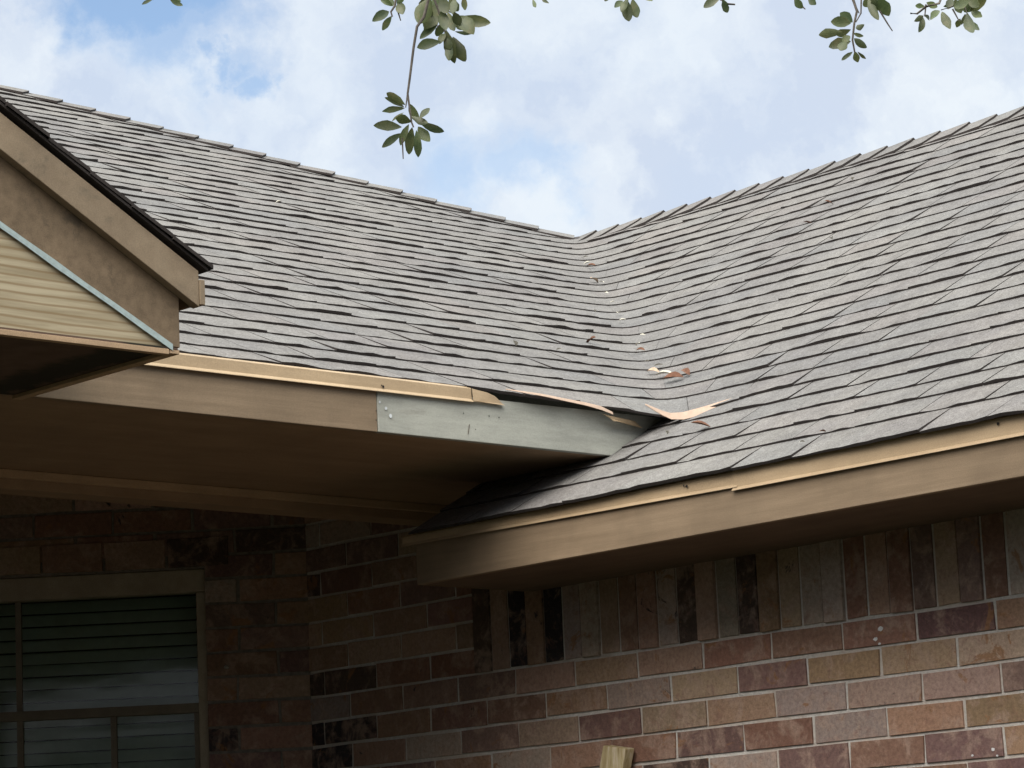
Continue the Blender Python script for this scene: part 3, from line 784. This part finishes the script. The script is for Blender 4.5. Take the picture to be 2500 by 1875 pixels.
on_roof((7.773, 6.795, 4.06), .040, .014, 1.4, m_dl, 'dead_leaf', 'dark upright scrap on the upper wing roof', 'leaf', G1, tilt=.9)
on_roof((7.59, 6.737, 3.954), .032, .012, .8, m_dl, 'dead_leaf', 'thin dark scrap low left of the upright one on the wing roof', 'leaf', G1, tilt=.6)
on_roof((5.604, 4.967, 2.802), .018, .012, 1.2, m_dl, 'dead_leaf', 'tiny dark scrap just above the wing eave', 'leaf', G1, tilt=.6)
for p, s_ in (((7.791, 8.041, 4.085), .040), ((7.321, 7.468, 3.807), .028), ((6.956, 7.155, 3.655), .026), ((7.053, 7.124, 3.643), .040), ((6.953, 7.008, 3.585), .034), ((7.49, 7.66, 3.9), .03), ((6.652, 6.642, 3.41), .034), ((6.756, 6.722, 3.47), .024),
              ((6.45, 6.42, 3.30), .022), ((7.9, 8.16, 4.15), .03), ((7.2, 7.3, 3.73), .025)):
    on_roof(p, s_*.75, s_*.38, random.uniform(0, 3), m_pl, 'petal', 'small white petal caught in the valley shingles', 'petal', 'white petals in the valley', tilt=random.uniform(.1, .8))
for p, s_ in (((5.973, 6.487, 3.33), .034), ((6.144, 6.481, 3.328), .020), ((6.573, 8.348, 4.234), .022)):
    on_roof(p, s_, s_*.5, random.uniform(0, 3), m_pl, 'petal', 'white speck of petal lying on the main roof away from the valley', 'petal', 'white petals on the main roof', tilt=.6)
for p, s_ in (((8.013, 6.888, 4.2), .026), ((7.322, 6.4, 3.799), .026), ((5.561, 4.999, 2.777), .018), ((5.69, 5.605, 2.852), .022)):
    on_roof(p, s_, s_*.5, random.uniform(0, 3), m_pl, 'petal', 'pale speck of petal on the wing roof right of the valley', 'petal', 'pale petals on the wing roof', tilt=.5)

# ------------------------------------------------------------------ live oak: trunk and limb out of view, twigs hanging into the sky
random.seed(21)
tree = thing('oak_tree', 'live oak whose leafy twigs hang into the top of the sky', 'tree', (0.6, 2.2, 0))
def tube(mb, pts, r0, r1, n=7, col=(1, 1, 1)):
    P = [Vector(p) for p in pts]; rings = []
    for i, p in enumerate(P):
        d = (P[min(i+1, len(P)-1)]-P[max(i-1, 0)]).normalized(); a_ = d.orthogonal().normalized(); b_ = d.cross(a_); r = r0+(r1-r0)*i/(len(P)-1)
        rings.append([p+a_*math.cos(j*2*math.pi/n)*r+b_*math.sin(j*2*math.pi/n)*r for j in range(n)])
    for i in range(len(P)-1):
        for j in range(n): mb.face([rings[i][j], rings[i][(j+1) % n], rings[i+1][(j+1) % n], rings[i+1][j]], 0, col)
def wpath(a_, b_, n, w):
    a_ = Vector(a_); b_ = Vector(b_)
    return [a_.lerp(b_, i/n)+Vector([random.uniform(-w, w) for _ in range(3)])*(0 if i in (0, n) else 1) for i in range(n+1)]
OFF = Vector((0.6, 2.2, 0))
def child(mb, name, mat, par, smooth=True):
    o = mb.build(name, mat, None, smooth=smooth, merge=True); o.parent = par; 
    o.matrix_parent_inverse = Matrix.Translation(-OFF) if par is tree else Matrix.Identity(4); return o
tk = MB(); tube(tk, [(-2.6, 1.2, -.1), (-2.55, 1.25, .8), (-2.4, 1.3, 1.9), (-2.2, 1.4, 3.0), (-2.1, 1.5, 4.2), (-2.2, 1.5, 6.0)], .26, .10, 12); child(tk, 'trunk', m_bark, tree)
lim = MB()
path = [(-2.2, 1.4, 3.0), (-1.0, 2.4, 3.6), (.6, 3.4, 4.0), (2.0, 4.1, 4.15), (3.0, 4.35, 4.15), (4.0, 3.7, 4.1), (4.9, 3.0, 4.05)]
tube(lim, path, .075, .015, 9)
child(lim, 'limb', m_bark, tree)
LE = [[[[[3.5248, 4.0915, 3.1221], [3.485, 4.0963, 3.1394], 0.0145], [[3.5299, 4.1005, 3.1204], [3.4911, 4.1089, 3.1341], 0.0099], [[3.5189, 4.0851, 3.1132], [3.4858, 4.1102, 3.1075], 0.0108], [[3.5564, 4.1155, 3.1356], [3.5818, 4.1205, 3.1058], 0.0163], [[3.5448, 4.1183, 3.1166], [3.5214, 4.1253, 3.0978], 0.0047], [[3.5485, 4.1015, 3.0945], [3.5194, 4.1115, 3.0999], 0.0163], [[3.5214, 4.0997, 3.0807], [3.4708, 4.1191, 3.0803], 0.0181], [[3.5463, 4.0765, 3.0958], [3.5715, 4.0768, 3.1203], 0.0127], [[3.5702, 4.1045, 3.0994], [3.6152, 4.0881, 3.0845], 0.0154], [[3.5687, 4.1061, 3.0893], [3.5775, 4.0848, 3.0576], 0.019], [[3.5485, 4.0873, 3.0763], [3.5596, 4.0977, 3.029], 0.0148], [[3.5574, 4.111, 3.0887], [3.569, 4.1358, 3.0445], 0.0172], [[3.5499, 4.1321, 3.0812], [3.5124, 4.1454, 3.0516], 0.0136], [[3.5474, 4.1088, 3.0923], [3.5449, 4.1318, 3.057], 0.0127], [[3.5463, 4.0984, 3.1047], [3.56, 4.0682, 3.0866], 0.0127]], [[[3.551, 4.0376, 3.3286], [3.5465, 4.0531, 3.2829], [3.5388, 4.0646, 3.2657], [3.5375, 4.075, 3.2287], [3.5373, 4.0893, 3.1722], [3.537, 4.0962, 3.1457], [3.5415, 4.0979, 3.1225], [3.5471, 4.0999, 3.0939], [3.5506, 4.099, 3.0849]], [[3.537, 4.0962, 3.1457], [3.5366, 4.1028, 3.121]], [[3.5369, 4.1162, 3.0663], [3.5417, 4.1212, 3.0289]]]], [[[[3.4359, 4.0189, 3.2655], [3.4023, 4.0269, 3.2433], 0.0169], [[3.4572, 4.0376, 3.265], [3.4584, 4.0665, 3.2457], 0.0124], [[3.4497, 4.0082, 3.2819], [3.4508, 3.9999, 3.2558], 0.0169], [[3.4553, 4.0329, 3.282], [3.4393, 4.049, 3.2964], 0.0107], [[3.457, 4.0294, 3.2813], [3.4576, 4.0487, 3.2977], 0.0107], [[3.4453, 4.01, 3.2778], [3.4492, 3.9974, 3.29], 0.0107]], [[[3.443, 4.0062, 3.2986], [3.4426, 4.0126, 3.2744], [3.4383, 4.0191, 3.2642], [3.4411, 4.0188, 3.2554]], [[3.4456, 4.0108, 3.2707], [3.4529, 4.0099, 3.2477]]]], [[[[3.6345, 4.114, 3.3009], [3.6098, 4.1392, 3.2724], 0.0147], [[3.6027, 4.0971, 3.3405], [3.5845, 4.1126, 3.2918], 0.0313], [[3.6435, 4.1135, 3.3407], [3.6106, 4.1249, 3.29], 0.0313], [[3.6191, 4.0931, 3.2585], [3.5915, 4.1289, 3.2515], 0.0184], [[3.6342, 4.0922, 3.2837], [3.6532, 4.0926, 3.2222], 0.0202], [[3.6509, 4.0952, 3.274], [3.6677, 4.081, 3.2255], 0.0239], [[3.6776, 4.1034, 3.3172], [3.7124, 4.0545, 3.301], 0.0221], [[3.6546, 4.0774, 3.3121], [3.6685, 4.054, 3.2722], 0.0276], [[3.6604, 4.0969, 3.2856], [3.6793, 4.0659, 3.2781], 0.0074], [[3.636, 4.0821, 3.3426], [3.6597, 4.0827, 3.3211], 0.0166], [[3.6547, 4.0616, 3.3443], [3.6606, 4.0666, 3.319], 0.011], [[3.6581, 4.1115, 3.3255], [3.658, 4.0943, 3.2846], 0.0166], [[3.6171, 4.0817, 3.3162], [3.6174, 4.0733, 3.274], 0.0202], [[3.6387, 4.1097, 3.3581], [3.6345, 4.1295, 3.326], 0.0239], [[3.6317, 4.0925, 3.2776], [3.62, 4.0971, 3.2558], 0.0129], [[3.633, 4.0889, 3.2674], [3.6377, 4.0874, 3.245], 0.0147], [[3.633, 4.0667, 3.3112], [3.6498, 4.0706, 3.2885], 0.0166], [[3.6248, 4.1332, 3.358], [3.6335, 4.1617, 3.3382], 0.0147], [[3.6336, 4.1236, 3.3109], [3.638, 4.1553, 3.2949], 0.0166], [[3.612, 4.0771, 3.3388], [3.6175, 4.0661, 3.3045], 0.0202], [[3.6685, 4.1101, 3.3135], [3.6954, 4.1081, 3.2984], 0.0147], [[3.6155, 4.1103, 3.3234], [3.6247, 4.1361, 3.3087], 0.0166], [[3.6434, 4.1072, 3.3026], [3.6449, 4.1328, 3.2826], 0.0147], [[3.6422, 4.0915, 3.262], [3.634, 4.0873, 3.2234], 0.0147], [[3.6475, 4.0786, 3.3437], [3.636, 4.0731, 3.3077], 0.0147], [[3.6574, 4.076, 3.297], [3.685, 4.0823, 3.2977], 0.0166]], [[[3.6176, 4.1081, 3.3538], [3.6285, 4.1055, 3.3244], [3.6379, 4.1042, 3.2951], [3.6457, 4.1035, 3.2695]], [[3.6353, 4.0994, 3.324], [3.6579, 4.0811, 3.3137]], [[3.6299, 4.1119, 3.2938], [3.6349, 4.106, 3.2989]]]], [[[[3.6841, 3.9076, 3.3032], [3.6738, 3.8889, 3.2808], 0.0073], [[3.6848, 3.8847, 3.2973], [3.6841, 3.8657, 3.2849], 0.0057]], [[[3.6959, 3.9076, 3.3159], [3.6909, 3.9149, 3.3051]], [[3.6959, 3.9076, 3.3159], [3.7029, 3.9039, 3.3052]]]], [[[[3.7609, 3.7439, 3.2736], [3.7643, 3.7419, 3.2311], 0.0192], [[3.7366, 3.7285, 3.261], [3.7131, 3.7267, 3.2434], 0.0104], [[3.7779, 3.7439, 3.2767], [3.7849, 3.741, 3.2416], 0.0176], [[3.7151, 3.7404, 3.2648], [3.6932, 3.7327, 3.2547], 0.0056], [[3.7561, 3.6916, 3.2592], [3.7559, 3.6712, 3.2497], 0.0056], [[3.7593, 3.7366, 3.2734], [3.7406, 3.7366, 3.2451], 0.012]], [[[3.7506, 3.7268, 3.2859], [3.7509, 3.7314, 3.2664]], [[3.7513, 3.7281, 3.2781], [3.727, 3.7524, 3.2701]], [[3.7513, 3.7281, 3.2781], [3.7743, 3.7094, 3.2681]]]], [[[[3.9251, 3.6669, 3.2841], [3.9047, 3.6889, 3.2685], 0.0155], [[3.9379, 3.6718, 3.2864], [3.9647, 3.6859, 3.2691], 0.013]], [[[3.9454, 3.6801, 3.309], [3.9466, 3.6839, 3.2891], [3.9569, 3.6764, 3.2813], [3.9667, 3.6678, 3.2799]]]], [[[[3.9577, 3.5141, 3.2501], [3.9708, 3.5088, 3.2312], 0.0136], [[4.0039, 3.5232, 3.2601], [4.0123, 3.5125, 3.2471], 0.012]], [[[3.9816, 3.518, 3.2721], [3.9772, 3.5263, 3.2548]], [[3.9816, 3.518, 3.2721], [3.9921, 3.5129, 3.254]], [[3.9842, 3.5229, 3.2427], [3.9902, 3.5192, 3.2357]]]], [[[[4.0029, 3.4217, 3.1885], [3.9839, 3.4333, 3.2055], 0.0165], [[3.9677, 3.3959, 3.1736], [3.9381, 3.4162, 3.1766], 0.0188], [[3.9494, 3.4004, 3.1553], [3.916, 3.4266, 3.1511], 0.0165], [[3.9685, 3.3986, 3.1623], [3.9648, 3.4296, 3.1594], 0.0133], [[3.9966, 3.4233, 3.153], [3.9686, 3.4511, 3.1443], 0.0188], [[3.9547, 3.3985, 3.1416], [3.94, 3.4002, 3.1209], 0.0157], [[3.9691, 3.3999, 3.1525], [3.9493, 3.4018, 3.1374], 0.0133], [[3.9739, 3.3918, 3.1635], [3.998, 3.3923, 3.1752], 0.0102], [[3.9686, 3.3916, 3.1544], [3.9655, 3.3665, 3.1425], 0.0071], [[4.0051, 3.4219, 3.1595], [4.026, 3.4114, 3.1431], 0.0133], [[4.0078, 3.4305, 3.1363], [3.991, 3.4431, 3.1207], 0.0078], [[4.0072, 3.4238, 3.1353], [4.0187, 3.4281, 3.1182], 0.011], [[4.0053, 3.417, 3.1333], [4.0265, 3.4167, 3.124], 0.0055]], [[[3.9735, 3.3969, 3.2341], [3.9854, 3.3948, 3.1989], [3.9838, 3.4014, 3.1779], [3.9841, 3.4084, 3.1491], [3.989, 3.4093, 3.1274]], [[3.988, 3.3837, 3.2332], [3.9909, 3.3907, 3.1947], [3.9857, 3.3993, 3.1797]], [[3.9778, 3.3968, 3.2185], [3.9886, 3.3928, 3.1948]]]], [[[[4.0716, 3.4401, 3.251], [4.0741, 3.421, 3.2058], 0.0144], [[4.0737, 3.4161, 3.2451], [4.1039, 3.4211, 3.2177], 0.0224], [[4.0986, 3.4474, 3.257], [4.1006, 3.4764, 3.2508], 0.016], [[4.0705, 3.429, 3.2471], [4.087, 3.429, 3.2301], 0.016], [[4.1059, 3.4328, 3.2553], [4.103, 3.4505, 3.2344], 0.0144]], [[[4.0819, 3.4263, 3.2701], [4.0825, 3.4316, 3.2466]], [[4.0886, 3.4305, 3.2287], [4.1028, 3.4241, 3.2025], [4.1098, 3.4207, 3.1903]]]], [[[[4.1644, 3.3832, 3.2435], [4.1811, 3.372, 3.2352], 0.0128], [[4.1558, 3.3804, 3.2337], [4.1499, 3.3974, 3.2388], 0.0088], [[4.1383, 3.3702, 3.2105], [4.1426, 3.396, 3.208], 0.0104], [[4.1702, 3.3954, 3.2202], [4.15, 3.3926, 3.1884], 0.0144], [[4.1714, 3.3944, 3.2251], [4.1977, 3.4027, 3.2227], 0.0088], [[4.1776, 3.3629, 3.228], [4.1494, 3.363, 3.2056], 0.012], [[4.1904, 3.37, 3.2288], [4.1904, 3.3536, 3.192], 0.0152], [[4.1953, 3.3691, 3.2378], [4.2157, 3.3592, 3.2481], 0.0096], [[4.1672, 3.324, 3.2201], [4.1742, 3.2936, 3.224], 0.0184], [[4.2043, 3.3403, 3.2093], [4.2033, 3.3496, 3.1949], 0.0096], [[4.2144, 3.3374, 3.2203], [4.2281, 3.3577, 3.2071], 0.012], [[4.1932, 3.3156, 3.2109], [4.1854, 3.2994, 3.1673], 0.0184], [[4.2281, 3.3419, 3.2106], [4.2258, 3.3165, 3.1861], 0.0112], [[4.229, 3.3335, 3.2253], [4.2298, 3.3105, 3.2085], 0.0136], [[4.2446, 3.3084, 3.2465], [4.2358, 3.3404, 3.2291], 0.0168], [[4.2135, 3.3416, 3.2505], [4.2265, 3.339, 3.2271], 0.0224], [[4.2016, 3.3524, 3.2512], [4.1861, 3.352, 3.2275], 0.0144], [[4.2129, 3.3261, 3.2463], [4.2227, 3.3102, 3.2272], 0.0176], [[4.2327, 3.3273, 3.2418], [4.2299, 3.352, 3.229], 0.016], [[4.1862, 3.3352, 3.2418], [4.1984, 3.3322, 3.2161], 0.0144]], [[[4.1714, 3.3474, 3.2569], [4.1675, 3.3563, 3.2357], [4.1502, 3.3733, 3.2309], [4.1395, 3.3861, 3.219], [4.1306, 3.394, 3.2203]], [[4.204, 3.3179, 3.255], [4.1858, 3.3412, 3.2287], [4.1709, 3.3561, 3.2238]], [[4.1861, 3.3419, 3.2248], [4.197, 3.3375, 3.2027]], [[4.2002, 3.3272, 3.2318], [4.2061, 3.3258, 3.2158]], [[4.1499, 3.3727, 3.2348], [4.1504, 3.3776, 3.2133]]]], [[[[3.1025, 4.2804, 3.2962], [3.0758, 4.2768, 3.2803], 0.0061], [[3.145, 4.2861, 3.3058], [3.1633, 4.2716, 3.2931], 0.0093], [[3.1593, 4.2937, 3.3119], [3.1732, 4.2893, 3.3084], 0.0056]], [[[3.1285, 4.2905, 3.3171], [3.1186, 4.3026, 3.305]], [[3.1285, 4.2905, 3.3171], [3.1417, 4.2816, 3.3041]]]]]
for lv, tws in LE:
    tw = MB()
    for ti, pth in enumerate(tws):
        if ti == 0:
            s0 = Vector(pth[0]); # carry the main twig up to the limb
            near = min((Vector(p) for p in [Vector(path[i]).lerp(Vector(path[i+1]), f/6) for i in range(len(path)-1) for f in range(7)]), key=lambda q: (q-s0).length)
            up = wpath(near, s0, 6, .012); tube(tw, up+[Vector(p) for p in pth[1:]], .0045, .0016, 6)
        else: tube(tw, pth if len(pth) > 1 else pth, .0018, .0010, 5)
    tmesh = child(tw, 'twig', m_bark, tree)
    lf = MB()
    for b0, t0, wd in lv:
        nr = Vector((-.665, -.724, -.18))+Vector([random.uniform(-.32, .32) for _ in range(3)])
        g_ = random.uniform(.7, 1.3)
        leafmesh(lf, b0, t0, wd*1.06, nr, random.uniform(-.3, .4), 0, (g_*random.uniform(.9, 1.1), g_, g_*random.uniform(.85, 1.1)), random.choice((-.18, .12, .2)))
    child(lf, 'leaf_cluster', m_leaf, tmesh, smooth=True)
# more foliage of the same tree above the frame
ob = MB()
for k in range(46):
    f = random.random()*(len(path)-1.01); i = int(f); p = Vector(path[i]).lerp(Vector(path[i+1]), f-i)+Vector((random.gauss(0, .18), random.gauss(0, .18), random.uniform(.0, .45)))
    for j in range(9):
        d = Vector([random.gauss(0, 1) for _ in range(3)]).normalized()
        leafmesh(ob, p+d*.01, p+d*random.uniform(.05, .075), .022, Vector([random.gauss(0, 1) for _ in range(3)]), .2, 0, (1, 1, 1))
tag(child(ob, 'upper_foliage', m_leaf, tree), kind='stuff')

# ------------------------------------------------------------------ unseen trees, added behind the viewer to block low sky light
random.seed(33)
m_far = plain('tree_foliage', (.042, .05, .028), .8, .4, 2)
yt = MB(); tube(yt, [(0, 0, -.1), (.1, .05, 1.5), (0, .1, 3.2), (.15, 0, 5.5)], .26, .10, 10)
for k in range(7):
    a_ = k*.9; tube(yt, [(0, .1, 2.2+k*.35), (math.cos(a_)*1.0, math.sin(a_)*1.0, 3.3+k*.4), (math.cos(a_)*2.0, math.sin(a_)*2.0, 4.0+k*.45)], .09, .03, 6)
cr_ = MB(); cl_ = [(Vector((random.gauss(0, 1.5), random.gauss(0, 1.5), random.uniform(.7, 7.4))), random.uniform(.8, 1.5)) for _ in range(54)]
for c0, r0 in cl_:
    for j in range(95):
        d = Vector([random.gauss(0, 1) for _ in range(3)]).normalized(); p = c0+d*r0*random.random()**.4
        a_ = Vector([random.gauss(0, 1) for _ in range(3)]).normalized(); b_ = a_.orthogonal().normalized(); q = random.uniform(.09, .17)
        cr_.face([p-a_*q, p+b_*q*.6, p+a_*q, p-b_*q*.6])
mt = None
YT_ = [(-2, -13, 1.1), (2.5, -12, .95), (7, -11, 1.15), (12, -8, 1.0), (-7.5, -15, 1.0)]
for i, (x, y, s_) in enumerate(YT_):
    r = thing('blocker_tree', 'leafy tree added behind the viewer to block low sky light', 'tree', (x, y, 0), 'unseen trees added to block sky light')
    r.rotation_euler.z = i*1.3; r.scale = (s_, s_, s_)
    if mt is None: mt = (yt.build('trunk', m_bark, r, smooth=True), cr_.build('crown', m_far, r))
    else:
        for o in mt: q = o.copy(); C.objects.link(q); q.parent = r

# unseen crown added to the oak, to shade the yard and walls
oc = MB()
for k in range(42):
    c0 = Vector((random.uniform(-8.0, -2.5), random.uniform(-8, -2.0), random.uniform(6.4, 8.8))); r0 = random.uniform(.6, 1.1)
    for j in range(110):
        d = Vector([random.gauss(0, 1) for _ in range(3)]).normalized(); p = c0+d*r0*random.random()**.4
        a_ = Vector([random.gauss(0, 1) for _ in range(3)]).normalized(); b_ = a_.orthogonal().normalized(); q = random.uniform(.06, .12)
        oc.face([p-a_*q, p+b_*q*.6, p+a_*q, p-b_*q*.6])
child(oc, 'crown', m_far, tree, smooth=False)
for pth in ([(-2.2, 1.5, 4.2), (-3.5, -.5, 5.2), (-5, -3, 6.2)], [(-2.2, 1.5, 4.6), (-1.2, -1, 5.4), (-.5, -4, 6.3)], [(-2.2, 1.5, 5.2), (-4.5, 1.0, 6.2), (-6.5, .2, 6.8)]):
    lm = MB(); tube(lm, wpath(pth[0], pth[1], 4, .05)+wpath(pth[1], pth[2], 4, .05)[1:], .10, .03, 8); child(lm, 'limb', m_bark, tree)

random.seed(12)
hg = MB(); A0 = Vector((-9.5, 10.5, 0)); A1 = Vector((-4.5, -11.5, 0)); hd_ = (A1-A0).normalized(); hn = Vector((-hd_.y, hd_.x, 0)); HL = (A1-A0).length  # unseen leafy screen, added so the lower pane reflects something dark
for k in range(9000):
    f = random.random(); hh = 3.5+.35*noise.noise(Vector((f*14, 0, 0)))+.12*noise.noise(Vector((f*70, 0, 0)))
    w_ = random.choice((-1, 1))*random.uniform(.45, .7) if random.random() < .7 else random.uniform(-.6, .6)
    z = random.random()*hh if abs(w_) > .44 else hh-random.random()*.4
    p = A0+hd_*(f*HL)+hn*w_+Vector((0, 0, z)); q = random.uniform(.06, .13)
    a_ = Vector([random.gauss(0, 1) for _ in range(3)]).normalized(); b_ = a_.orthogonal().normalized()
    hg.face([p-a_*q, p+b_*q*.6, p+a_*q, p-b_*q*.6])
hc = [A0-hn*.45, A1-hn*.45, A1+hn*.45, A0+hn*.45]
hg.hexa([p for p in hc]+[p+Vector((0, 0, 3.05)) for p in hc])
tag(hg.build('blocker_hedge', m_far), 'tall leafy screen added out of view to darken the window reflection', 'blocker_hedge')
